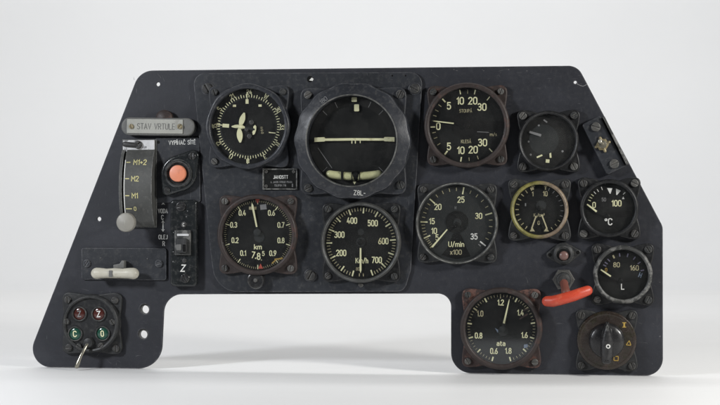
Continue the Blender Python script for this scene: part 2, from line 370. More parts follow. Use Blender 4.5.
# ---- main plate
OUT = [(139.8,70.6,20),(577.5,65.6,15),(662.8,226.5,14),(663,374.2,17),(451,374.6,20),(451,293.6,13),(164.5,294.4,19),(161,367.4,25),(24.0,367.4,19)]
loc_out = [(*loc(x, y)[:2], r) for x, y, r in OUT]
for i in (3, 4, 7, 8): loc_out[i] = (loc_out[i][0], 0.0, loc_out[i][2])
outer = fillet(loc_out, 12)
holes = []
for x, y, r in ((158,84.2,2.0),(99,219,2.1),(144.6,309,5.2),(143,334,5.2),(575.3,82.3,1.5)):
    u, w, k = loc(x, y); holes.append(circ(u, w, r*k, 24))
pb = MB(); pb.plate([outer]+holes, -3.2, 0, 'panel_paint', .5)
def ptext(b, t, x, y, h, m, **kw):
    u, w, k = loc(x, y); b.text(t, u, w, h*k, m, z=.12, **kw)
ptext(pb, 'VODA', 162.9, 211, 4.0, 'lifted_white', bold=.02, xs=.70); ptext(pb, 'C', 162.5, 217.3, 4.2, 'lifted_white', bold=.01)
ptext(pb, 'OLEJ', 163, 237, 4.0, 'lifted_white', bold=.02, xs=.74); ptext(pb, 'R', 163.8, 243.6, 4.2, 'lifted_white', bold=.01)
a, b_ = loc(163, 220.5)[:2], loc(163, 231.5)[:2]; pb.seg(a, b_, .9, 'print_white', z=.12)
for (x, y, s) in ((163,220,1),(163,232,-1),(163.2,202,1)):
    u, w, k = loc(x, y); pb.poly([(u-1.9, w-s*3), (u, w), (u+1.9, w-s*3), (u, w-s*2)], .125, 'print_white')
# scratch at the top right hole
for x, y, r in ((144.6,309,5.2),(143,334,5.2)):
    u, w, k = loc(x, y); b = MB(); b.lathe([(r*k+.9,-3.3),(r*k+.9,-10),(r*k*.80,-10),(r*k*.80,-3.3),(r*k+.9,-3.3)], 'oval_grey', n=28, close=False)
    b.build('hole_rim', root, 1, (u-.6, w-.8, 0))  # added ring, set low left to give the hole's lit inner rim
sq = [loc(x, y)[:2] for x, y in ((576,82.8),(578,84.4),(580.5,85.6),(583,86.2),(585,85.4),(587,84.2))]
for i in range(5): pb.seg(sq[i], sq[i+1], .6, 'print_grey', z=.12)
rs = random.Random(3)
for i in range(34):
    x, y = rs.choice(((rs.uniform(120,190), rs.uniform(78,110)), (rs.uniform(60,160), rs.uniform(288,296)), (rs.uniform(430,570), rs.uniform(70,80)), (rs.uniform(415,560), rs.uniform(266,286)), (rs.uniform(640,656), rs.uniform(230,366)), (rs.uniform(45,150), rs.uniform(352,364))))
    a = rs.uniform(0, math.pi); l = rs.uniform(1.5, 9); p = loc(x, y)[:2]; w = rs.uniform(.18, .38)
    q = (p[0]+math.cos(a)*l, p[1]+math.sin(a)*l*.7); m_ = ((p[0]+q[0])/2+rs.uniform(-.5,.5), (p[1]+q[1])/2+rs.uniform(-.5,.5))
    pb.seg(p, m_, w, 'scratch', z=.05+.002*i); pb.seg(m_, q, w*.6, 'scratch', z=.051+.002*i)
for i in range(26):
    x, y = rs.choice(((rs.uniform(430,560), rs.uniform(69.5,71)), (rs.uniform(45,150), 364), (rs.uniform(466,640), 371), (rs.uniform(190,430), 291), (660, rs.uniform(240,350))))
    u, w, k = loc(x, y); n_ = rs.randint(5, 7); r0 = rs.uniform(.3, .9)
    pb.poly([(u+r0*rs.uniform(.6,1.5)*math.cos(2*math.pi*j/n_), w+r0*rs.uniform(.4,1)*math.sin(2*math.pi*j/n_)) for j in range(n_)], .13+.002*i, 'scratch')
pb.build('panel_plate', root, 1)

# ---- raised sub panel carrying the flight instruments
SUB = [(192.8,73.4,11),(422.9,72.2,12),(411,270,6),(404.5,291.6,10),(216,292.0,26),(211,255,20)]
sb = MB()
h1 = loc(311.5, 79.2, 2.4)
sb.plate([fillet([(*loc(x, y, 2)[:2], r) for x, y, r in SUB], 10)], .4, 3.0, 'plate_paint', .5)
for x, y in ((392.3,75.7),(405.6,75.7)):
    u, w, k = loc(x, y, 3); sb.lathe([(.9, 3.02), (.01, 3.03)], 'dial_deep', u, w, 16)
sb.poly([(h1[0]-2.3,h1[1]-1.2),(h1[0]+1.3,h1[1]-1.8),(h1[0]+2.2,h1[1]+.2),(h1[0]+.4,h1[1]+1.6)], 3.12, 'print_white')
sb.lathe([(3.2,3.0),(3.2,3.05),(.01,3.06)], 'dial_deep', h1[0]-1.4, h1[1], 20)
sub = sb.build('sub_panel', root, 1, label='raised dark grey plate with rounded corners carrying the four large flight instruments')
for x, y, r in ((207.3,88.3,5.2),(414.5,88.7,4.9),(310.3,275.3,5.2)):
    u, w, k = loc(x, y, 4); b = MB(); b.lathe([(r+1.4, 3), (r+1.4, 3.5), (r+.6, 3.9), (.01, 3.9)], 'plate_paint', n=36)
    b.build('washer', sub, k, (u, w, 0)); o = screw(sub, k, 0, 0, 0, r, 'dark_screw', 3.0); o.location = (u*.001, -.0038, w*.001)

# ---------------------------------------------------------------- gauges
def flange(s, e, Rr, conc=0.0, n=144):
    def sdf(x, y):
        qx, qy = abs(x)-s, abs(y)-s
        return math.hypot(max(qx, 0), max(qy, 0))+min(max(qx, qy), 0)-e
    out = []
    for i in range(n):
        t = 2*math.pi*i/n; lo, hi = 0, 100
        for _ in range(22):
            md = (lo+hi)/2
            if sdf(md*math.cos(t), md*math.sin(t)) < 0: lo = md
            else: hi = md
        r = lo-conc*2.3*(math.cos(4*t)*.5+.5)
        out.append(max(r, Rr))
    out = [(out[i-1]+2*out[i]+out[(i+1) % n])/4 for i in range(n)]
    return [(out[i]*math.cos(2*math.pi*i/n), out[i]*math.sin(2*math.pi*i/n)) for i in range(n)]
class Gauge:
    def __init__(g, name, label, cx, cy, Ro, Rd, s, case, bezel, h=11, e=6.3, dial='dial_black', pane='pane', fl=5, conc=2.6, wav=None, sr=3.4, sm='dark_screw', skip=(), z0=0.0, screws=None, prof=None, recess=None):
        g.cx, g.cy = cx, cy
        u, w, k = loc(cx, cy, h*.6); g.k = k
        b = MB(); b.plate([flange(s, e, Ro-.6, conc)], 0, fl, case, 1.1)
        g.o = b.build(name, root, k, (u, w, z0), label=label)
        mod = wav
        b = MB()
        b.lathe(prof or [(Ro, fl-.4, mod), (Ro, h-2.4, mod), (Ro-.5, h-1.0, mod), (Ro-1.7, h-.1, mod), (Rd+1.8, h, None), (Rd+.6, h-.5, None), (Rd, h-1.5, None), (Rd, fl-.3, None)], bezel, n=96, close=False)
        b.build('bezel', g.o, k)
        g.zd = recess if recess is not None else fl+.2
        g.dm = MB(); g.dm.lathe([(Rd+.1, g.zd-.1), (Rd+.1, g.zd), (.01, g.zd)], dial, n=72)
        g.zp = h-2.6; g.pane = pane; g.Rd = Rd; g.h = h
        for i, (sx, sy) in enumerate(((-1,1),(1,1),(1,-1),(-1,-1))):
            if i in skip: continue
            x, y = (sx*s, sy*s) if not screws else (screws[i][0]-cx, cy-screws[i][1])
            screw(g.o, k, x, y, fl-.2, sr*random.choice((1,1,.94)), random.choice((sm, sm, 'dark_screw', 'steel', 'grey_case')), random.choice((2.6,2.6,2.2)))
    def t(g, s, p, h, m='lume', **kw): g.dm.text(s, p[0]-g.cx, g.cy-p[1], h, m, z=g.zd+.3, **kw)
    def tk(g, a, r0, r1, w=.8, m='lume'): g.dm.tick(a, r0, r1, w, m, z=g.zd+.25)
    def off(g, p): return (p[0]-g.cx, g.cy-p[1])
    def ang(g, p):
        x, y = g.off(p); return math.degrees(math.atan2(x, y))
    def seg(g, a, b, w, m='lume'): g.dm.seg(g.off(a), g.off(b), w, m, z=g.zd+.27)
    def needle(g, a, b, w0, w1, m='lume', z=2.0, tail=0, piv=None, hub=2.6, hubm='dial_black', tip=True):
        a, b = g.off(a), g.off(b); d = Vector((b[0]-a[0], b[1]-a[1])); l = d.length; d.normalize(); q = Vector((-d.y, d.x)); A = Vector(a)
        pts = [A+q*w0/2, A-q*w0/2, A+d*l*.88-q*w1/2, A+d*l, A+d*l*.88+q*w1/2] if tip else [A+q*w0/2, A-q*w0/2, A+d*l-q*w1/2, A+d*l+q*w1/2]
        n = MB(); n.plate([[tuple(p) for p in pts]], g.zd+z, g.zd+z+.6, m, .12)
        if piv:
            c = g.off(piv); n.lathe([(hub, g.zd+.3), (hub, g.zd+z+1), (hub*.6, g.zd+z+1.6), (.01, g.zd+z+1.7)], hubm, c[0], c[1], 28)
            n.seg(c, tuple(A), max(1.2, w0*.8), hubm, z=g.zd+z+.4)
        return n.build('needle', g.o, g.k)
    def done(g, glass=True):
        g.dm.build('dial', g.o, g.k)
        if glass:
            b = MB(); b.lathe([(g.Rd+.05, g.zp-.9), (g.Rd+.05, g.zp)], g.pane, n=64, close=2); b.build('glass', g.o, g.k)
        return g

# compass
g = Gauge('compass', 'large black compass with a white aircraft figure and ring of fine marks, top left of the raised plate', 248.6, 126.6, 42.6, 37.6, 34.6, 'plate_paint', 'horizon_case', h=13, e=6.6, fl=5, wav=lambda t: .5*math.cos(8*t), z0=3, skip=(2,))
for i in range(72): g.tk(i*5+1, 29.2, 32.6 if i % 2 else 31.6, .8, 'lume')
for a, s in zip(range(1, 361, 30), ('24','W','30','33','N','3','6','O','12','15','S','21')):
    r = 34.6; g.dm.text(s, r*math.sin(R(a)), r*math.cos(R(a)), 4.4 if len(s) == 2 else 5.0, 'lume', z=g.zd+.3, rot=a, xs=.75)
g.dm.lathe([(28.6,g.zd+.05),(28.3,g.zd+.1),(27.9,g.zd+.05)], 'dial_grey', close=False)
c = crop(215, 85, 5.07)
g.seg(c(163,35), c(163,75), .8); g.seg(c(163,72), c(163,95), 3.0); g.seg(c(0,197), c(35,203), 1.0); g.seg(c(36,204), c(70,207), 3.6)
g.seg(c(167,378), c(167,396), 3.0); g.seg(c(275,241), c(310,245), .9)
for p in (c(98,105), c(230,105)): g.seg((p[0]-1.6,p[1]), (p[0]+1.6,p[1]), 2.2)
g.t('Meteor'[:0] or 'N-S-O', c(240,230), 2.2, 'lume_dull', rot=80); g.done()
def leaf(b, a, c2, w, m, z, th=.8):
    A, B = Vector(a), Vector(c2); d = B-A; l = d.length; d.normalize(); q = Vector((-d.y, d.x)); pts = []
    for i in range(9):
        t = i/8; pts.append(tuple(A+d*l*t+q*w/2*math.sin(math.pi*(.08+.84*t))))
    for i in range(9):
        t = 1-i/8; pts.append(tuple(A+d*l*t-q*w/2*math.sin(math.pi*(.08+.84*t))))
    b.plate([pts], z, z+th, m, .15)
b = MB(); z = g.zd+1.5
leaf(b, g.off(c(128,212)), g.off(c(151,141)), 5.6, 'lume', z); leaf(b, g.off(c(124,216)), g.off(c(130,292)), 6.0, 'lume', z+.05)
leaf(b, g.off(c(85,211)), g.off(c(140,209)), 3.4, 'lume', z+.1); b.plate([[g.off(c(*p)) for p in ((206,203),(213,212),(211,232),(204,250),(195,254),(192,240),(198,228),(197,212))]], z, z+.8, 'lume', .15)
b.tube([(*g.off(c(112,211)), z+.6), (*g.off(c(136,212)), z+.6), (*g.off(c(150,216)), z+.4)], [1.2,2.4,1.3], 'lume', 12); b.tube([(*g.off(c(150,216)), z), (*g.off(c(200,226)), z)], 1.4, 'dial_grey', 10)
for p, r in ((c(188,190),2.2),(c(162,227),1.8),(c(177,260),2.2)): b.lathe([(r, z), (r, z+1.4), (r*.6, z+1.8), (.01, z+1.8)], 'dark_screw', *g.off(p), n=20)
b.build('aircraft_pointer', g.o, g.k)

# artificial horizon
wv = lambda t: .75*math.cos(14*t+.4)
g = Gauge('artificial_horizon', 'largest round instrument with a wavy grey rim and a pale horizon bar across its black face', 352.6, 141.0, 58.4, 44.8, 46.6, 'plate_paint', 'horizon_case', h=19, e=7.2, fl=6, z0=3, conc=2, sr=4.2,
          screws=((307,94.5),(400,94.5),(400.5,185),(307.5,188)), recess=6.2,
          prof=[(58.2,5.6,wv),(58.4,11,wv),(57.4,13.5,wv),(55.0,14.8,wv),(50.5,16.6,None),(46.6,18.7,None),(45.4,19,None),(44.8,18.2,None),(44.8,5.8,None)])
c = crop(290, 65, 2.893)
g.dm.lathe([(43.6,g.zd+.3),(36,g.zd+.3)], 'dial_smoke', close=False)
for a in (-45, -25, 25, 45, 135, -135): g.dm.tick(a, 37, 43, .5, 'print_grey', z=g.zd+.35)
b = MB()   # drop shaped lines on the mask
for q in ((c(76,235), c(120,298)), (c(300,235), c(258,298))): g.seg(*q, .5, 'print_grey')
for p, w, hh in ((c(186,100),5.4,4.6),(c(193,124),5.0,7.0)): b.box(g.off(p)[0]-w/2, g.off(p)[0]+w/2, g.off(p)[1]-hh/2, g.off(p)[1]+hh/2, 8, 9, 'lume', .2)
b.build('bank_index', g.o, g.k)
b = MB(); b.lathe([(46.4,18.4),(46.2,19.3),(45.6,19.6),(45.0,19.2),(44.9,18)], 'ring_grey', n=96, close=False); b.build('glass_ring', g.o, g.k)
b = MB(); y0 = g.off(c(0,216))[1]; x0, x1 = g.off(c(70,0))[0], g.off(c(304,0))[0]
b.plate([[(x0,y0-2.2),(x0+10,y0-1.8),(x0+11,y0-1.2),(0,y0-1.0),(x1-11,y0-1.2),(x1-10,y0-1.8),(x1,y0-2.3),(x1,y0+2.3),(x1-10,y0+2.4),(x1-11,y0+1.2),(0,y0+1.5),(x0+11,y0+1.3),(x0+10,y0+2.6),(x0,y0+2.2)]], 9.5, 10.6, 'lume', .2)
b.box(-1.0, -.1, y0-4, y0-.5, 9.3, 9.9, 'lume', .1); b.box(2.5, 3.4, y0-4, y0-.5, 9.3, 9.9, 'lume', .1); b.box(7.5,8.2,y0-3.6,y0-.5,9.3,9.9,'lume',.1)
b.build('horizon_bar', g.o, g.k)
b = MB(); pts = []
for i in range(13):
    t = -1+i/6; pts.append((1.6+t*24.5, g.off(c(0,322))[1]+2.0*t*t, 9))
b.tube(pts, 4.1, 'tube_cream', 16)
tb = b.build('slip_tube', g.o, g.k)
b = MB(); yy = g.off(c(0,320))[1]
b.lathe([(.01,13.6),(2.6,13.3),(4.4,11.6),(4.9,9)], 'dial_deep', 3.7, yy, 28, close=False); b.build('slip_ball', tb, g.k)
b = MB()
b.box(-11,-8.6,yy-4.9,yy+4.9,8.2,13.9,'dial_deep',.2); b.box(-.6,.3,yy-4.9,yy+4.9,8,13.6,'dial_deep',.2); b.box(7.1,8,yy-4.9,yy+4.9,8,13.6,'dial_deep',.2)
b.build('tube_clip', tb, g.k)
p = g.off(c(186,341)); g.dm.poly([(p[0]-1.8,p[1]+1.6),(p[0]+1.8,p[1]+1.6),(p[0],p[1]-1.6)], g.zd+.6, 'lume')
g.done()
zz = lambda r: 14.8+(55-r)*.40 if r > 50.5 else 16.6+(50.5-r)*.54
for s_, p, rot, hh in (('180', c(100,103), -38, 4.2), ('Z8L-', c(204,370), 3, 4.4)):
    b = MB(); vs, fs = textmesh(s_, hh, .95, -.02); x, y = g.off(p); cc, ss = math.cos(R(rot)), math.sin(R(rot))
    o = [(x+a*cc+d*ss, y-a*ss+d*cc, e) for a, d, e in vs]; b.add([(X, Y, zz(math.hypot(X, Y))+.45+e) for X, Y, e in o], fs, 'print_grey' if s_ == '180' else 'print_white')
    b.build('hand_marking', g.o, g.k, label='hand painted white characters '+s_+' on the wide grey rim')

# altimeter
g = Gauge('altimeter', 'altimeter marked km with brown worn rim and a setting knob at its foot', 258, 234.6, 40.4, 35.6, 33.4, 'brown_case', 'brown_case', h=12, e=6.4, z0=3, sm='steel')
c = crop(225, 190, 5.07)
for s_, p in (('0.4',(87,116)),('0.6',(238,116)),('0.3',(43,177)),('0.7',(287,177)),('0.2',(50,255)),('0.8',(287,255)),('0.1',(92,320)),('0.9',(245,320))): g.t(s_, c(*p), 4.9, 'lume', xs=.72)
g.t('km', c(168,288), 4.6, 'lume', xs=1.05); g.t('7.', c(148,330), 6.0, 'lume', rot=8); g.t('8', c(172,336), 6.2, 'lume'); g.t('5', c(196,322), 4.2, 'lume'); g.t('.', c(186,345), 4)
for i in range(10): g.tk(i*36, 30.2, 34.6, 1.0 if i else .6)
for i in range(100):
    if i % 10: g.tk(i*3.6, 32.4 if i % 5 else 31.6, 34.4, .45, 'lume_dull')
p = g.off(c(166,57)); g.dm.poly([(p[0]-2.4,p[1]+2.2),(p[0]+2.4,p[1]+2.2),(p[0],p[1]-2.4)], g.zd+.4, 'print_red')
p = g.off(c(182,386)); g.dm.poly([(p[0]-2.6,p[1]-2.4),(p[0]+2.6,p[1]-2.4),(p[0],p[1]+2.6)], g.zd+.4, 'print_red')
g.seg(c(180,88), c(212,84), 5.2, 'print_grey'); g.seg(c(122,92), c(160,92), 3.0, 'lume_dull'); g.seg(c(254,352), c(296,345), 1.6, 'print_amber'); g.seg(c(240,372), c(262,352), 1.2, 'print_amber')
g.dm.lathe([(5.2,g.zd),(5.2,g.zd+.5),(.01,g.zd+.6)], 'dial_grey', *g.off(c(175,240)), n=30)
g.needle(c(164,187), c(139,64), 1.5, 2.0, 'lume', piv=c(166,215), hub=3.6, hubm='dial_grey'); g.done()
u, w, k = loc(256, 280.2, 8); b = MB()
b.lathe([(8.6,0),(8.8,7),(8.2,8.2),(7.2,8.6),(6.6,7.8),(2.4,7.6),(2.2,8.4),(.01,8.7)], 'bakelite', n=40)
b.lathe([(2.0,8.7),(1.6,9.3),(.01,9.5)], 'steel', n=16)
kn = b.build('setting_knob', g.o, k); q = loc(258, 234.6, 12*.6); kn.location = ((u-q[0])*.001, 0, (w-q[1])*.001)

# airspeed indicator
g = Gauge('airspeed_indicator', 'airspeed indicator marked Km/h with scale from 200 to 700 below the artificial horizon', 361.2, 242.4, 40.2, 36.6, 33.4, 'black_case', 'ring_grey', h=12, e=6.4, z0=3)
c = crop(320, 200, 4.76)
for s_, p in (('200',(100,252)),('300',(92,165)),('400',(152,98)),('500',(252,110)),('600',(303,195)),('700',(272,285))): g.t(s_, c(*p), 5.6, 'lume', xs=.72)
g.t('Km/h', c(200,288), 4.8, 'lume', xs=.82); g.t('80', c(181,328), 3.0, 'lume_dull')
mj = [c(*p) for p in ((157,350),(108,325),(62,272),(42,205),(55,145),(88,95),(142,60),(208,50),(268,72),(320,122),(345,190),(340,255),(302,308),(247,343))]
an = [g.ang(p) % 360 for p in mj]; an = [a for a in an]
for i, a in enumerate(an):
    g.tk(a, 29.2, 35.0, 1.4)
    if i < len(an)-1:
        d = (an[i+1]-a) % 360
        for j in range(1, 5 if d > 22 else 4): g.tk(a+d*j/(5 if d > 22 else 4), 31.4, 34.8, .8, 'lume_dull')
g.tk(183, 31, 34, .9, 'lume_dull'); g.tk(176, 31, 34, .9, 'lume_dull')
g.dm.lathe([(4.6,g.zd),(4.6,g.zd+1),(.01,g.zd+1.1)], 'dial_grey', *g.off(c(195,200)), n=30)
g.dm.lathe([(3.2,g.zd+.1),(.01,g.zd+.2)], 'dial_grey', *g.off(c(195,152)), n=24)
g.needle(c(195,228), c(195,348), 1.5, 1.9, 'lume', piv=c(195,200), hub=3.2, hubm='dial_black'); g.done()
u, w, k = loc(361, 285, 6); screw(g.o, g.k, -.2, -42.4, 4.8, 2.4, 'dark_screw')

# variometer
g = Gauge('variometer', 'variometer with reddish brown rim and two mirrored 5 10 20 30 scales in the top row', 466.8, 125.4, 42.6, 37.6, 33.8, 'brown_case', 'brown_case', h=13, e=6.6, sm='dark_screw')
c = crop(425, 85, 5.06)
for s_, p in (('10',(177,79)),('20',(240,79)),('5',(120,104)),('30',(287,111)),('0',(66,207)),('5',(120,310)),('10',(180,330)),('20',(242,327)),('30',(290,291))): g.t(s_, c(*p), 6.6, 'lume', xs=.86)
g.t('STOUPÁ', c(205,130), 3.1, 'lume_dull', bold=0); g.t('KLESÁ', c(207,285), 3.1, 'lume_dull', bold=0); g.t('m/s', c(345,250), 3.0, 'lume_dull', bold=0, xs=1.1)
for p, w_ in (((177,35),1.0),((215,42),.5),((250,42),1.0),((316,73),.9),((93,75),1.4),((72,101),.7),((57,127),.7),((45,153),.7),((33,211),1.3),((40,240),.7),((48,268),.7),((66,300),.7),((103,345),1.5),((182,373),1.3),((222,368),.6),((265,363),.7),((325,323),1.0)):
    a = g.ang(c(*p)); g.tk(a, 32.0, 32.0+(4.6 if w_ > .8 else 3.6), w_, 'lume' if w_ > .8 else 'lume_dull')
g.dm.lathe([(13.5,g.zd),(13.5,g.zd+.3),(.01,g.zd+.4)], 'dial_deep', *g.off(c(202,205)), n=40)
g.seg(c(260,207), c(395,207), 9.5, 'dial_deep'); g.seg(c(240,235), c(322,240), .5, 'print_grey')
g.needle(c(145,194), c(36,180), 1.3, 1.0, 'lume', piv=c(208,205), hub=3, hubm='dial_deep'); g.done()

# tachometer
g = Gauge('tachometer', 'tachometer marked U/min with a face tinted grey for glass haze, below the variometer', 456.8, 223.2, 41.2, 38.4, 33.8, 'grey_case', 'ring_grey', h=12, e=6.4, dial='dial_grey')  # grey dial colour stands in for the weak reflected haze of its glass
c = crop(415, 185, 5.4)
for s_, p in (('25',(247,79)),('20',(122,118)),('15',(90,196)),('10',(102,248)),('5',(118,284)),('30',(343,167)),('35',(318,278))): g.t(s_, c(*p), 5.4, 'lume' if s_ != '35' else 'print_white', xs=.8)
g.t('U/min', c(222,320), 4.8, 'lume', xs=.98, bold=.01); g.t('x100', c(220,363), 4.4, 'lume_dull', xs=.95); g.t('H', c(218,123), 2.6, 'print_grey')
M = [g.ang(c(*p)) % 360 for p in ((75,345),(65,280),(50,200),(97,92),(258,40),(392,158),(355,308))]
for i, (a, n) in enumerate(zip(M, (5,5,5,5,5,5,1))):
    g.tk(a, 29.5, 36.6, 1.3, 'lume' if i < 6 else 'print_white')
    if i < 6:
        d = (M[i+1]-a) % 360
        for j in range(1, n): g.tk(a+d*j/n, 32.2, 35.6, .75, 'lume_dull')
g.tk(M[-1]+6, 30, 33, .8, 'print_grey')
g.dm.lathe([(11.2,g.zd),(11.2,g.zd+.6),(.01,g.zd+.8)], 'dial_black', *g.off(c(225,200)), n=40)
g.dm.lathe([(4.4,g.zd+.6),(4.2,g.zd+1.6),(.01,g.zd+1.8)], 'dial_grey', *g.off(c(228,205)), n=30)
g.dm.poly([g.off(c(*p)) for p in ((205,262),(245,262),(280,345),(300,385),(222,402),(140,380),(170,345))], g.zd+.12, 'dial_black')
g.needle(c(174,240), c(92,336), 1.2, 1.7, 'lume', piv=c(226,212), hub=2.6, hubm='dial_black', tip=False); g.done()

# small gauge (upper right)
g = Gauge('small_gauge', 'small dark hazy gauge with a few pale marks beside the slanted toggle switch', 548.4, 141.0, 30.2, 26.6, 25.4, 'black_case', 'black_case', h=13, e=6.2, dial='dial_smoke', pane='pane_dusty', sr=3.9, sm='steel', fl=6)  # dial tone carries the faint grey reflection of the pane
c = crop(510, 105, 5.786)
g.dm.lathe([(15,g.zd),(15,g.zd+.3),(.01,g.zd+.4)], 'dial_grey', *g.off(c(195,200)), n=40)
for p in (c(167,118), c(108,211), c(119,287), c(303,268)): g.dm.lathe([(1.1,g.zd+.2),(.01,g.zd+.6)], 'print_grey', *g.off(p), n=12)
g.seg(c(155,303), c(187,289), 1.6); g.seg(c(232,268), c(235,305), 1.8); g.seg(c(207,323), c(228,325), 3.4)
g.seg(c(195,85), c(215,100), 1.4, 'print_grey')
g.needle(c(180,176), c(113,155), 2.6, 2.2, 'print_grey', tip=False, z=1); g.done()

# pressure gauge with yellow ring
g = Gauge('pressure_gauge', 'small twin needle pressure gauge with a worn yellow painted ring', 539.4, 209.8, 28.9, 25.2, 25.6, 'grey_case', 'yellow_ring', h=12, e=6.0, sr=3.7)
c = crop(505, 175, 6.23)
g.t('1', c(172,118), 4.2, 'lume_dull'); g.t('10', c(250,116), 4.6, 'lume_dull', xs=.75); g.t('Kg/cm²', c(212,250), 2.9, 'lume_dull', xs=.85); g.t('0', c(210,298), 3.6, 'lume_dull')
g.seg(c(172,66), c(172,92), 2.4, 'lume_dull'); g.seg(c(252,68), c(252,92), 1.2, 'lume_dull'); g.seg(c(244,72), c(262,72), .8, 'lume_dull'); g.seg(c(163,70), c(186,70), .8, 'lume_dull')
for i in range(10):
    g.tk(-22-i*13.5, 20.6, 24, .9, 'lume_dull'); g.tk(25+i*13.5, 21, 24, .7, 'lume_dull' if i > 6 else 'print_grey')
for p in (c(128,185),): g.seg((p[0],p[1]-1.5), (p[0],p[1]+1.5), 1.2, 'print_grey')
for p in (c(170,343), c(257,343)):
    x, y = g.off(p); g.dm.poly([(x-2.6,y-1.4),(x+2.6,y-1.4),(x,y+2.6)], g.zd+.3, 'lume_dull')
g.dm.lathe([(5,g.zd),(5,g.zd+.6),(.01,g.zd+.7)], 'dial_grey', *g.off(c(225,190)), n=30)
g.needle(c(194,255), c(166,335), 1.2, 1.3, 'lume_dull', piv=c(210,205), hub=2.2, tip=False); g.needle(c(228,246), c(262,335), 1.2, 1.3, 'lume_dull', z=2.8, piv=c(218,215), hub=1.8, tip=False); g.done()

# thermometer
g = Gauge('thermometer', 'small black temperature gauge marked 0 to 100 with a °C sign, near the slanted right edge', 609.2, 208.4, 29.2, 25.2, 25.2, 'black_case', 'black_case', h=13, e=6.2, sr=3.9, sm='dark_screw', fl=6)
c = crop(575, 175, 6.23)
g.t('0', c(120,187), 5.4, 'lume'); g.t('50', c(180,153), 3.2, 'print_grey', xs=.85); g.t('100', c(258,176), 5.6, 'lume', xs=.8); g.t('°C', c(209,291), 6.2, 'print_white', xs=.95)
for i, p in enumerate(((78,153),(93,137),(108,124),(127,113),(148,104),(173,97),(303,117))): g.tk(g.ang(c(*p)), 19.6, 22.6+.3*(i == 5), .7, 'print_white' if i > 2 else 'lume')
for p, a in (((216,98), 2), ((263,106), 24)):
    x, y = g.off(c(*p)); q = Matrix.Rotation(-R(a), 2); g.dm.poly([tuple(Vector((x, y))+q@Vector(v)) for v in ((-2.6,2.6),(2.6,2.6),(1.0,-2.9),(.2,-2.9))], g.zd+.3, 'print_white')
x, y = g.off(c(300,143)); g.dm.poly([(x-1.2,y-1.1),(x+1.2,y-1.1),(x,y+1.5)], g.zd+.3, 'print_white')
g.needle(c(136,228), c(76,182), 1.8, 1.3, 'lume', piv=c(205,255), hub=2, hubm='dial_black', tip=False)
g.dm.poly([g.off(c(*p)) for p in ((70,240),(345,222),(350,260),(65,275))][::-1], g.zd+.08, 'dial_deep'); g.done()

# fuel gauge
def scuff(t): return .25*math.sin(9*t)+.15*math.sin(23*t)
g = Gauge('fuel_gauge', 'small gauge marked L with a scuffed silvery rim, just above the rotary selector', 622.8, 274.6, 29.2, 25.0, 25.2, 'black_case', 'silver_worn', h=12, e=6.2, sr=3.9, wav=scuff)
c = crop(585, 238, 5.62)
g.t('80', c(178,151), 4.4, 'lume_dull', xs=.95); g.t('160', c(277,168), 4.6, 'lume_dull', xs=.88); g.t('L', c(212,274), 5.2, 'print_white', xs=1.0); g.t('0', c(120,180), 3.4, 'print_amber')
for i, p in enumerate(((105,152),(118,140),(137,128),(167,116),(198,114),(235,116),(268,126),(303,140),(330,180))): g.tk(g.ang(c(*p)), 18.2, 21.6, 1.6 if i in (3,) else 1.1, 'print_mauve' if i != 3 else 'lume_dull')
g.t('H', c(310,208), 4.6, 'print_blue', rot=20)
g.needle(c(146,216), c(90,178), 1.6, 1.3, 'lume', piv=c(200,240), hub=2, tip=False)
g.dm.poly([g.off(c(*p)) for p in ((75,225),(352,225),(345,250),(80,250))][::-1], g.zd+.08, 'dial_deep'); g.done()

# boost gauge
g = Gauge('boost_gauge', 'boost gauge marked ata with rusty reddish corners at the foot of the right leg', 501.2, 328.4, 41.0, 35.8, 33.4, 'rust_case', 'brown_case', h=12, e=6.4, sm='steel')
c = crop(460, 290, 5.4)
for s_, p in (('1.0',(108,129)),('1.2',(219,68)),('1.4',(325,122)),('1.6',(347,243)),('1.8',(260,329)),('0.6',(183,331)),('0.8',(100,248))): g.t(s_, c(*p), 5.2, 'lume' if s_ != '1.0' else 'lume_dull', xs=.72)
g.t('ata', c(221,289), 4.6, 'lume', xs=1.05)
M = [g.ang(c(*p)) % 360 for p in ((178,365),(102,330),(50,262),(45,183),(80,105),(137,54),(218,32),(305,50),(358,100),(398,177),(387,257),(345,322),(267,362))]
for i, a in enumerate(M):
    g.tk(a, 29.8, 34.2, 1.4 if i != 6 else .8, 'lume' if i not in (4,6,8) else 'lume_dull')
    if i < 12:
        d = (M[i+1]-a) % 360
        for j in range(1, 5): g.tk(a+d*j/5, 31.4, 33.8, .5, 'lume_dull')
x, y = g.off(c(355,303)); g.dm.poly([(x-2,y-2),(x+2,y-1),(x+1.6,y+2.2),(x-2,y+1.6)], g.zd+.3, 'print_blue')
g.seg(c(320,157), c(365,128), 1.6, 'rust_case'); g.seg(c(335,112), c(372,98), 1.4, 'rust_case')
x, y = g.off(c(205,225)); g.dm.poly([(x-3,y+3.4),(x-.5,y-1),(x+4,y-.5)][::-1], g.zd+.6, 'print_blue')
g.dm.lathe([(5,g.zd),(5,g.zd+.6),(.01,g.zd+.8)], 'dial_grey', *g.off(c(232,222)), n=30)
g.needle(c(237,180), c(267,46), 2.0, 1.0, 'lume', piv=c(228,212), hub=3, hubm='dial_grey'); g.done()

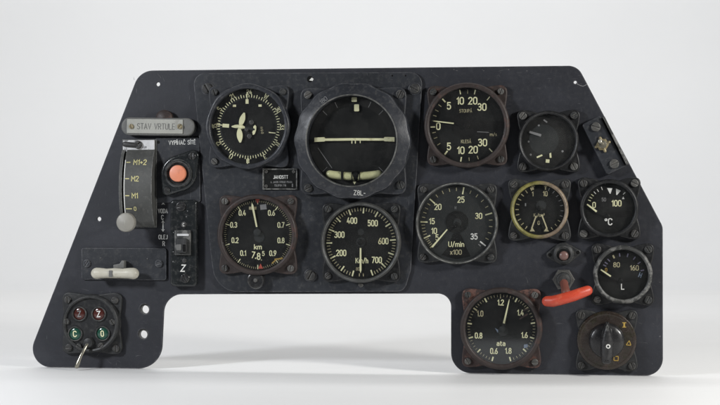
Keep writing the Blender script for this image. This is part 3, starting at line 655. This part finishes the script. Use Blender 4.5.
# rotary selector
g = Gauge('rotary_selector', 'black rotary selector knob on a brown disc with three amber symbols, bottom right corner', 606.6, 340.4, 29.4, 25.6, 25.0, 'grey_case', 'selector_plate', h=8, e=6.0, dial='selector_plate', sr=3.8,
          prof=[(29.4,4.6),(29.4,6.2),(28.9,7.2),(28.2,7.5),(26.4,7.6),(25.6,7.5),(25.6,6)])
g.dm = MB(); g.zd = 7.6; g.dm.lathe([(26,7.4),(.01,7.5)], 'selector_plate', n=72)
c = crop(570, 305, 5.786)
x, y = g.off(c(312,113)); g.dm.seg((x-1.9,y+2.2), (x+1.9,y+2.2), .8, 'print_amber', z=7.9); g.dm.seg((x-1.9,y-2.2), (x+1.9,y-2.2), .8, 'print_amber', z=7.9); g.dm.seg((x,y-2.2), (x,y+2.2), 1.7, 'print_amber', z=7.92)
def outline(pts, w, z): 
    for i in range(len(pts)): g.dm.seg(pts[i-1], pts[i], w, 'print_amber', z=z+i*.01)
x, y = g.off(c(337,217)); outline([(x-2.4,y-1.9),(x+2.2,y-2.2),(x+.6,y+2.4)], .85, 7.9)
x, y = g.off(c(265,306)); outline([(x-2.1,y-2.1),(x+2.1,y-2.3),(x+2.3,y+1.9),(x-1.9,y+1.9)], .85, 7.9)
g.dm.build('disc', g.o, g.k)
b = MB(); b.lathe([(17.8,7.4),(17.6,11),(16.8,13),(15,14.2),(11,15.2),(5,15.8),(.01,16)], 'bakelite', n=56)
kb = b.build('knob', g.o, g.k)
b = MB(); b.plate([[(-1.4,19.6),(1.6,19.6),(4.6,11),(6.4,0),(6.0,-12),(4.6,-20.5),(2.5,-22),(-2.5,-22),(-4.6,-20.5),(-6.0,-12),(-6.4,0),(-4.4,11)]], 9, 25, 'bakelite', 4.6)
b.lathe([(2.3,24.6),(2.1,25.3),(.01,25.4)], 'print_white', 1.2, -4.2, 20); b.lathe([(1.1,25.45),(.01,25.5)], 'dial_grey', 1.2, -4.2, 12)
o = b.build('grip', kb, g.k); o.rotation_euler = (0, R(1), 0)

# indicator unit with four lamps (lower left)
cx, cy = 91, 323.6; u, w, k = loc(cx, cy, 8)
b = MB(); b.plate([flange(24.4, 6.6, 29.4, 1.2)], 0, 5, 'grey_case', 1.0)
iu = b.build('indicator_unit', root, k, (u, w, 0), label='grey square indicator with two red Z and green C and O lenses and a small lever, lower left corner')
def O(p): return (p[0]-cx, cy-p[1])
b = MB(); b.lathe([(29.2,4.8),(29.2,10),(28.4,11.4),(27,12),(25.6,11.4),(25.2,10.2),(25.0,9)], 'grey_case', n=80, close=False); b.build('bezel', iu, k)
b = MB(); b.lathe([(25.4,4.9),(25.4,9.3),(.01,9.3)], 'black_case', n=64); b.build('face', iu, k)
c = crop(55, 288, 4.93)
for p, s_, m, ink in (((122,127),'Z','lens_red','print_grey'),((220,127),'Z','lens_red','print_white'),((100,226),'C','lens_green','lume'),((239,223),'O','lens_green','lume')):
    x, y = O(c(*p)); b = MB(); b.lathe([(7.6,9.1),(7.6,10.8),(7.0,11.4),(6.3,11.0),(6.1,9.6)], 'grey_case', x, y, 36, close=False)
    fr = b.build('lamp_rim', iu, k)
    b = MB(); b.lathe([(6.2,9.4),(5.6,9.9),(4,10.3),(2,10.5),(.01,10.6)], m, x, y, 36); b.text(s_, x, y, 5.4, ink, z=10.9, xs=.95 if s_ != 'O' else .72, bold=.03, rot=-4)
    b.build('lens', fr, k, label=('red' if 'red' in m else 'green')+' lens with letter '+s_)
for p in ((55,60),(295,60),(300,297),(62,295)): screw(iu, k, *O(c(*p)), 4.8, 3.6, 'dark_screw')
for p in ((57,165),(290,165),(120,287),(232,283)): screw(iu, k, *O(c(*p)), 8.6, 3.0, 'dark_screw', 3.4)
x, y = O(c(170,268)); b = MB(); b.lathe([(5.4,9),(5.4,12),(4.4,14),(3,14.6),(.01,14.8)], 'grey_case', x, y, 28)
x2, y2 = O(c(128,380)); b.tube([(x,y,12),(x-1.2,y-4,17),(x+(x2-x)*.6,y+(y2-y)*.55,20),(x2+1,y2+3,22),(x2,y2,22.5)], [1.5,1.6,1.6,2.2,2.1], 'nickel', 12)
b.build('lever', iu, k, label='short bent steel lever hanging down')
x, y = O((95.6,322)); 

# ---------------------------------------------------------------- left side switches
# lever quadrant with M positions
cx, cy = 137.6, 188; u, w, k = loc(cx, cy, 10)
def arcz(y): return 5+26*math.sqrt(max(0, 1-(y/45)**2))-26*math.sqrt(1-(38.5/45)**2)
b = MB(); b.box(-18,17.5,-39.5,49,0,2.2,'drum_grey',.4)
lq = b.build('lever_quadrant', root, k, (u, w, 0), label='curved grey lever quadrant marked M1+2, M2, M1 and 0 with a round pale knob')
b = MB(); prof = [(-38.5, 2)]+[(-38.5+77*i/28, arcz(-38.5+77*i/28)) for i in range(29)]+[(38.5, 2)]
def slab(b, x0, x1, dz, m, r=.0):
    n = len(prof); vs = [(x0, p[0], p[1]+(dz if 0 < i < n-1 else 0)) for i, p in enumerate(prof)]+[(x1, p[0], p[1]+(dz if 0 < i < n-1 else 0)) for i, p in enumerate(prof)]
    b.add(vs, [tuple(range(n)), tuple(reversed(range(n, 2*n)))]+[(i, i+1, n+i+1, n+i) for i in range(n-1)], m)
slab(b, -12.2, 16.2, 0, 'drum_grey'); slab(b, -17.2, -14.4, -.4, 'drum_grey'); slab(b, -14.8, -12.0, -3.0, 'dial_black')
for i in range(12):      # bright rubbed slot edge
    ya, yb = 28-i*4.9, 28-(i+1)*4.9
    b.add([(-12.15,ya,arcz(ya)+.15),(-11.3,ya,arcz(ya)+.15),(-11.3,yb,arcz(yb)+.15),(-12.15,yb,arcz(yb)+.15)], [(0,1,2,3)], 'print_white')
c = crop(110, 130, 3.68)
for s_, p, xo in (('M1+2',(100,115),2.4),('M2',(88,178),0),('M1',(90,243),0),('0',(93,293),0)):
    y = (188-c(*p)[1])*.96; x = {'M1+2':3.4,'M2':-.6,'M1':-.8,'0':-1.2}[s_]; hh = 4.8 if s_ != '0' else 3.6
    b.text(s_, x, y, hh, 'print_yellow', xs=.95, bold=.03, zf=lambda Y: arcz(Y)+.3)
    ww = {'M1+2':9.2,'M2':5.4,'M1':5,'0':2.6}[s_]
    b.add([(-10.6,y-.5,arcz(y-.5)+.25),(x-ww-.6,y-.5,arcz(y-.5)+.25),(x-ww-.6,y+.5,arcz(y+.5)+.25),(-10.6,y+.5,arcz(y+.5)+.25)], [(0,1,2,3)], 'print_yellow')
b.build('drum', lq, k)
b = MB(); b.box(-16.8,15.8,36.5,48.2,2.4,4.4,'white_metal',.4); pl = b.build('top_plate', lq, k, label='bright rubbed metal plate above the drum')
b = MB(); b.tube([(-14.5,44,5.4),(-2,43,5.4)], 2.6, 'dark_screw', 12); b.build('bolt', pl, k)
screw(pl, k, -1.0, 43.4, 4.2, 4.2, 'dark_screw', 3)
ku, kw, kk = loc(125.6, 222.4, 34); dx, dy = (ku-u)/k, (kw-w)/k
b = MB(); b.tube([(dx+.5,dy+3,4),(dx,dy,28)], 2.2, 'steel', 12); b.lathe([(5,26),(8.6,27),(9.5,29),(9.5,33),(8.8,34.6),(7,35.4),(.01,35.8)], 'grey_knob', dx, dy, 40)
b.build('lever_knob', lq, k, label='round pale grey knob at the foot of the drum')
# STAV VRTULE indicator
cx, cy = 158, 126.6; u, w, k = loc(cx, cy, 9)
b = MB(); b.plate([rrect(0,0,75.6,17.8,8.7,1,10)], 0, 10, 'oval_grey', 1.6)
pi_ = b.build('propeller_indicator', root, k, (u, w, 0), label='grey oval housing with an engraved white strip, top left of the panel')
b = MB(); b.plate([rrect(-2.8,.2,57.2,14.2,.8,1)], 9.6, 11.2, 'white_plate', .3)
b.text('STAV VRTULE', -1.6, .1, 5.6, 'print_engraved', z=11.35, xs=.78, bold=-.03, rot=1); st = b.build('name_strip', pi_, k)
screw(pi_, k, -26.8, .2, 11.0, 2.5, 'brass', 1.8); screw(pi_, k, 23.0, -.2, 11.0, 2.7, 'brass', 1.8)
b = MB(); b.lathe([(8.4,0),(8.4,7),(6,9),(.01,9.6)], 'brown_case', 5.4, 8.4, 32); b.build('cap', pi_, k)
# mains switch plate + push button
u, w, k = loc(177, 170, 4); cx, cy = 177, 170
b = MB(); b.plate([rrect(0,0,45.6,65,2.5,-1)], .3, 1.5, 'plate_paint', .3)
b.text('VYPÍNAČ SÍTĚ', 4.6, 27.6, 3.9, 'print_white', z=1.65, xs=.80, bold=.0, rot=-1)
b.lathe([(1.7,1.5),(1.7,1.56),(.01,1.58)], 'dial_deep', -19.8, 28, 16)
mp = b.build('switch_plate', root, k, (u, w, 0), label='thin dark plate lettered VYPÍNAČ SÍTĚ behind the salmon push button')
cx, cy = 178.5, 173.5; u, w, k = loc(cx, cy, 8)
e1, e2 = (14.2, 17.4), (-11.6, -16.6)
pts = []
def hull(cs, n=90):
    out = []
    for i in range(n):
        t = 2*math.pi*i/n; d = (math.cos(t), math.sin(t)); best = max(cs, key=lambda q: q[0]*d[0]+q[1]*d[1]+q[2]); out.append((best[0]+d[0]*best[2], best[1]+d[1]*best[2]))
    o2 = []
    for p in out:
        if not o2 or math.dist(p, o2[-1]) > .15: o2.append(p)
    return o2
b = MB(); b.plate([hull([(0,0,18.2),(*e1,6.4),(*e2,5.4)])], 1.4, 8.5, 'black_gloss', 2.2)
b.lathe([(13.8,8.2),(13.4,10.4),(12.2,11),(11,10.4),(10.4,8.6),(.01,8.6)], 'black_gloss', n=56)
bt = b.build('push_button', root, k, (u, w, 0), label='salmon pink round push button in a glossy black housing')
b = MB(); b.lathe([(8.4,8.4),(8.4,11.6),(7.8,12.6),(6,13.1),(.01,13.4)], 'salmon', n=48); b.build('button', bt, k)
screw(bt, k, *e1, 7.9, 3.7, 'bakelite', 2.2); screw(bt, k, *e2, 7.9, 3.2, 'bakelite', 2.2)
# vertical toggle
cx, cy = 184, 243; u, w, k = loc(cx, cy, 6)
b = MB(); b.plate([rrect(0,0,27,86.6,4,0)], 0, 9, 'black_gloss', 1.8)
c = crop(155, 190, 4.05)
def O(p): return (p[0]-cx, cy-p[1])
b.text('Z', *O(c(117,316)), 6.2, 'print_white', z=9.2, xs=1.0, bold=.035, slant=.15)
for p, r in (((120,140),2.6),((122,285),2.0)): b.lathe([(r,9),(r,9.8),(.01,10.1)], 'dark_screw', *O(c(*p)), 20)
b.text('C', *O(c(120,140)), 3.0, 'print_white', z=10.3, bold=.01)
for p in ((135,85),(130,108),(77,172),(76,250),(75,290)): b.lathe([(.55,9.05),(.01,9.2)], 'print_grey', *O(c(*p)), 8)
ts = b.build('rocker_switch', root, k, (u, w, 0), label='tall glossy black switch plate with worn square rocker and white letter Z')
b = MB(); b.box(-8.2,8.0,-12,13,8.6,12,'silver_worn',.8); rk = b.build('rocker_frame', ts, k)
b = MB(); b.plate([rrect(-.2,-2.4,10.6,14.6,1.6)], 11.5, 17, 'grey_case', 1.4); b.plate([rrect(-2.6,-4,5,6,1)], 16.6, 17.8, 'oval_grey', .4); b.box(1.4,4.6,-8.6,-1,16.6,17.4,'dial_deep',.2); b.box(-5.5,6.5,7,9.4,11.6,13.2,'white_metal',.4)
b.build('rocker', rk, k)
screw(ts, k, *O(c(108,66)), 8.7, 4.8, 'bakelite', 2.2); screw(ts, k, *O(c(125,357)), 8.7, 4.6, 'bakelite', 2.2)
# cream slide lever
cx, cy = 123.6, 264; u, w, k = loc(cx, cy, 3)
b = MB(); b.plate([rrect(0,0,87.5,32,2.5,0)], .3, 2.4, 'plate_paint', .4)
for p in ((100-123.6+.0, 264-258.6), (148-123.6, 264-259)): b.lathe([(1,2.4),(.01,2.7)], 'dark_screw', *p, 12)
sl = b.build('slide_lever', root, k, (u, w, 0), label='thin dark plate with a long cream white handle, above the four lens indicator')
b = MB(); hx = [loc(x, 272.6, 16) for x in (91.6, 97, 104, 115, 127, 133, 139)]
xs_ = [-31.4,-26,-18,-8.5,.5,9.5,13.6]
xs_ = [(x-cx)*1.0 for x in (99.6,104,110,117.5,126.5,132,137)]
y0 = -8.9
b.tube([(x, y0+(.25 if i % 2 else 0), 15) for i, x in enumerate(xs_)], [5.7,5.2,4.7,5.1,4.9,5.3,5.7], 'cream_plastic', 20)
b.tube([(-7.5,y0,3),(-7.5,y0,13)], 2.6, 'steel', 12)
hd = b.build('handle', sl, k, label='long cream white plastic handle')
b = MB(); b.box(-10.2,-6.4,y0-3.4,y0+3.2,19.0,20.6,'oval_grey',.4); b.build('handle_insert', hd, k)
b = MB(); b.plate([[(-8,-4),(3,-4),(3,3.6),(.6,3.9),(-1.6,.6),(-8,-.6)]], 4, 12, 'oval_grey', .5); b.build('pointer_tab', sl, k)
screw(sl, k, 85.6-cx, cy-263.6, 2.2, 4.0, 'plate_paint', 2); screw(sl, k, 159.8-cx, cy-263.3, 2.2, 4.0, 'plate_paint', 2)
# name plate
cx, cy = 280.1, 179.0; u, w, k = loc(cx, cy, 4)
b = MB(); b.plate([rrect(0,0,35.6,21.4,.8,0), rrect(0,-.2,32.6,18.4,.5)], .3, 2.2, 'silver_worn', .4); b.plate([rrect(0,0,34,20,.5)], .2, 1.2, 'dial_black', .2)
b.text('JANOSTT', .6, 2.0, 3.2, 'print_white', z=1.4, xs=.80, bold=.01); b.text('A. JANOS STROJE PRAHA', 1.4, -3.0, 1.8, 'print_grey', z=1.4, xs=.72); b.text('TELEFON 718', .2, -6.4, 1.8, 'print_grey', z=1.4, xs=.76); b.text('II', 12.6, -6.4, 3, 'print_grey', z=1.4)
npl = b.build('nameplate', root, k, (u, w, 3), label='small dark rectangular maker plate with worn pale border between the compass and altimeter')
for x, y in ((-14,7.4),(14,7.4),(-14,-7.2)): screw(npl, k, x, y, 1.2, 1.7, 'dark_screw', 1.2)

# ---------------------------------------------------------------- right side fittings
# slanted toggle
cx, cy = 605.0, 145.4; u, w, k = loc(cx, cy, 6); ro = -26.2   # anticlockwise lean is negative
b = MB(); b.plate([rrect(-1.4,0,20.5,57,2.6,ro)], 0, 8, 'plate_paint', 1.3)
tg = b.build('toggle_switch', root, k, (u, w, 0), label='slanted dark plate with two screws and a small brass toggle at the right edge')
def rr_(x, y): cc, ss = math.cos(R(ro)), math.sin(R(ro)); return (x*cc+y*ss, -x*ss+y*cc)
b = MB(); b.plate([[rr_(10.2,-27),rr_(12.4,-27),rr_(12.4,26),rr_(10.2,26)]], .2, 11, 'silver_worn', .4); b.build('guard_rail', tg, k)
screw(tg, k, *rr_(0,20.6), 7.8, 4.7, 'steel', 2.8); screw(tg, k, *rr_(0,-20.6), 7.8, 4.7, 'steel', 2.8)
b = MB(); b.lathe([(6.4,7.8),(6.4,9.8),(5.8,10.4),(4.4,10.6),(4.2,12.6),(.01,12.8)], 'brass', -2.4, .8, 6)
b.lathe([(3.9,10),(3.8,14.6),(.01,15)], 'nickel', -2.4, .8, 20)
for a in (20, 110, 200, 290): b.tube([(-2.4,.8,10),(-2.4+7*math.cos(R(a)),.8+7*math.sin(R(a)),9.2)], 1.5, 'brass', 8)
tn = b.build('toggle_nut', tg, k)
b = MB(); b.tube([(-2.4,.8,13),(-4.6,2.4,22),(-5.2,3.2,25)], [1.6,1.9,2.5], 'nickel', 14); b.build('toggle_lever', tn, k)
# diamond flange push button
cx, cy = 563.4, 253.8; u, w, k = loc(cx, cy, 5)
b = MB(); b.plate([hull([(0,0,11.2),(-13.6,-1.2,3.6),(13.8,1.2,3.6)])], 0, 4.2, 'grey_case', 1.2)
b.lathe([(10,4),(10,6.4),(9,7.6),(7.2,8),(6.8,7.2),(5.6,7)], 'grey_case', n=48); b.lathe([(1.9,4.2),(1.9,4.3),(.01,4.35)], 'dial_deep', -13.4, -1.2, 20); b.lathe([(1.9,4.2),(1.9,4.3),(.01,4.35)], 'dial_deep', 14.4, 1.4, 20)
pbn = b.build('primer_button', root, k, (u, w, 0), label='dark diamond shaped flange with a small brownish pink button above the red handle')
b = MB(); b.lathe([(4.6,6.8),(4.6,10),(3.8,11.2),(2,11.8),(.01,11.9)], 'pink_brown', .4, -1.8, 32); b.lathe([(6.4,6.8),(6.2,7.6),(.01,7.7)], 'dial_black', .2, -1.2, 32); b.build('button', pbn, k)
# red pull handle
cx, cy = 563.6, 279.6; u, w, k = loc(cx, cy, 5)
b = MB(); b.lathe([(11.2,0),(11.2,4.6),(10.2,5.6),(7.4,5.8)], 'steel', n=6); b.lathe([(7.6,5),(7.6,11),(6.8,12.4),(5,13),(4.4,12.4)], 'grey_case', n=40)
b.lathe([(5.2,12),(5.2,14),(4.4,15),(.01,15)], 'dark_screw', n=32)
ph = b.build('pull_handle', root, k, (u, w, 0), label='bright red bar shaped pull handle on a grey hexagonal nut')
q = lambda x, y, h: ((loc(x, y, h)[0]-u)/k, (loc(x, y, h)[1]-w)/k, h/k)
b = MB(); b.tube([(0,-1,9),(q(565,288,24)[0],q(565,288,24)[1],24),(q(566,293,33)[0],q(566,293,33)[1],33)], [4.2,4.0,4.6], 'red_brown', 18)
b.build('stem', ph, k)
b = MB(); hp = [q(x, y, h) for x, y, h in ((547.2,301.3,33),(553,301.3,35.5),(560,299.6,37),(567,297.6,37.5),(574,295.6,37),(581,293,35.5),(587.6,290.6,33))]
b.tube(hp, [5.2,5.5,5.5,5.5,5.5,5.3,4.9], 'red_paint', 24); b.build('grip', ph, k)

# ---------------------------------------------------------------- setting: white surface sweeping up to a pale backdrop
def sheet_mat(name, base, streak):
    m, nt, b = nodes(name); L = nt.links.new
    n1 = noise(nt, 3.0, 5, .6); n2 = noise(nt, 4, 4, .6, sc=(.7, 2, 1))
    c = mix(nt, ramp(nt, n1, .3, .7), tuple(v*.975 for v in base), base)
    c = mix(nt, mul(nt, ramp(nt, n2, .55, .75), streak), c, tuple(v*.8 for v in base))
    L(c, b.inputs['Base Color']); b.inputs['Roughness'].default_value = .6
    bp = N(nt, 'ShaderNodeBump', Strength=.2, Distance=.01); L(n2, bp.inputs['Height']); L(bp.outputs[0], b.inputs['Normal'])
    MATS[name] = m
sheet_mat('white_sheet', (.79,.79,.785), .10); sheet_mat('pale_backdrop', (.78,.785,.79), .05)
YB, RB = 1.5, .6
def sheet(name, rows, m, label):
    W = 4.0; nx = 24; vs, fs = [], []
    for (y, z) in rows:
        for i in range(nx+1): vs.append((-W+2*W*i/nx, y, z))
    for j in range(len(rows)-1):
        for i in range(nx): a = j*(nx+1)+i; fs.append((a, a+1, a+nx+2, a+nx+1))
    me = bpy.data.meshes.new(name); me.from_pydata(vs, [], fs); me.materials.append(MATS[m])
    for p in me.polygons: p.use_smooth = True
    o = bpy.data.objects.new(name, me); COL.objects.link(o); o['kind'] = 'structure'; return o
zf = ZF-.0004
sheet('floor', [(-.42+i*.3, zf) for i in range(6)]+[(YB, zf)], 'white_sheet', '')
sheet('backdrop', [(YB, zf)]+[(YB+RB*math.sin(R(a)), zf+RB*(1-math.cos(R(a)))) for a in range(6, 91, 6)]+[(YB+RB, zf+RB+i*.6) for i in range(1, 6)], 'pale_backdrop', '')

# ---------------------------------------------------------------- camera, lamps, world
cam = bpy.data.cameras.new('camera'); co = bpy.data.objects.new('camera', cam); COL.objects.link(co)
co.location = (0, -D, 0); co.rotation_euler = (R(90), 0, 0); cam.sensor_width = 36; cam.lens = 36*D/.72; cam.clip_end = 50; cam.clip_start = .05
S.camera = co
def area(name, p, tgt, size, power, colr):
    l = bpy.data.lights.new(name, 'AREA'); l.shape = 'RECTANGLE'; l.size = size[0]; l.size_y = size[1]; l.energy = power; l.color = colr
    o = bpy.data.objects.new(name, l); COL.objects.link(o); o.location = p
    o.rotation_euler = (Vector(tgt)-Vector(p)).to_track_quat('-Z', 'Y').to_euler(); return o
area('softbox', (-.84, -.58, .32), (-.10, 0, 0), (.14,.14), 7.6, (.92,.95,1))
area('softbox', (.86, -.64, .32), (.10, 0, 0), (.14,.14), 10, (1,.985,.95))
area('backdrop_fill', (0, .5, 1.7), (0, 2.1, .45), (3.4,.6), 46, (1,1,1))  # added lamp out of view, only there to brighten the backdrop
wd = bpy.data.worlds.new('World'); S.world = wd; wd.use_nodes = True
wd.node_tree.nodes['Background'].inputs[0].default_value = (.96,.98,1,1); wd.node_tree.nodes['Background'].inputs[1].default_value = .05
S.view_settings.view_transform = 'Standard'; S.view_settings.look = 'None'; S.view_settings.gamma = 1; S.view_settings.exposure = 0
S.render.resolution_x = 1024; S.render.resolution_y = 576
S.render.engine = 'CYCLES'
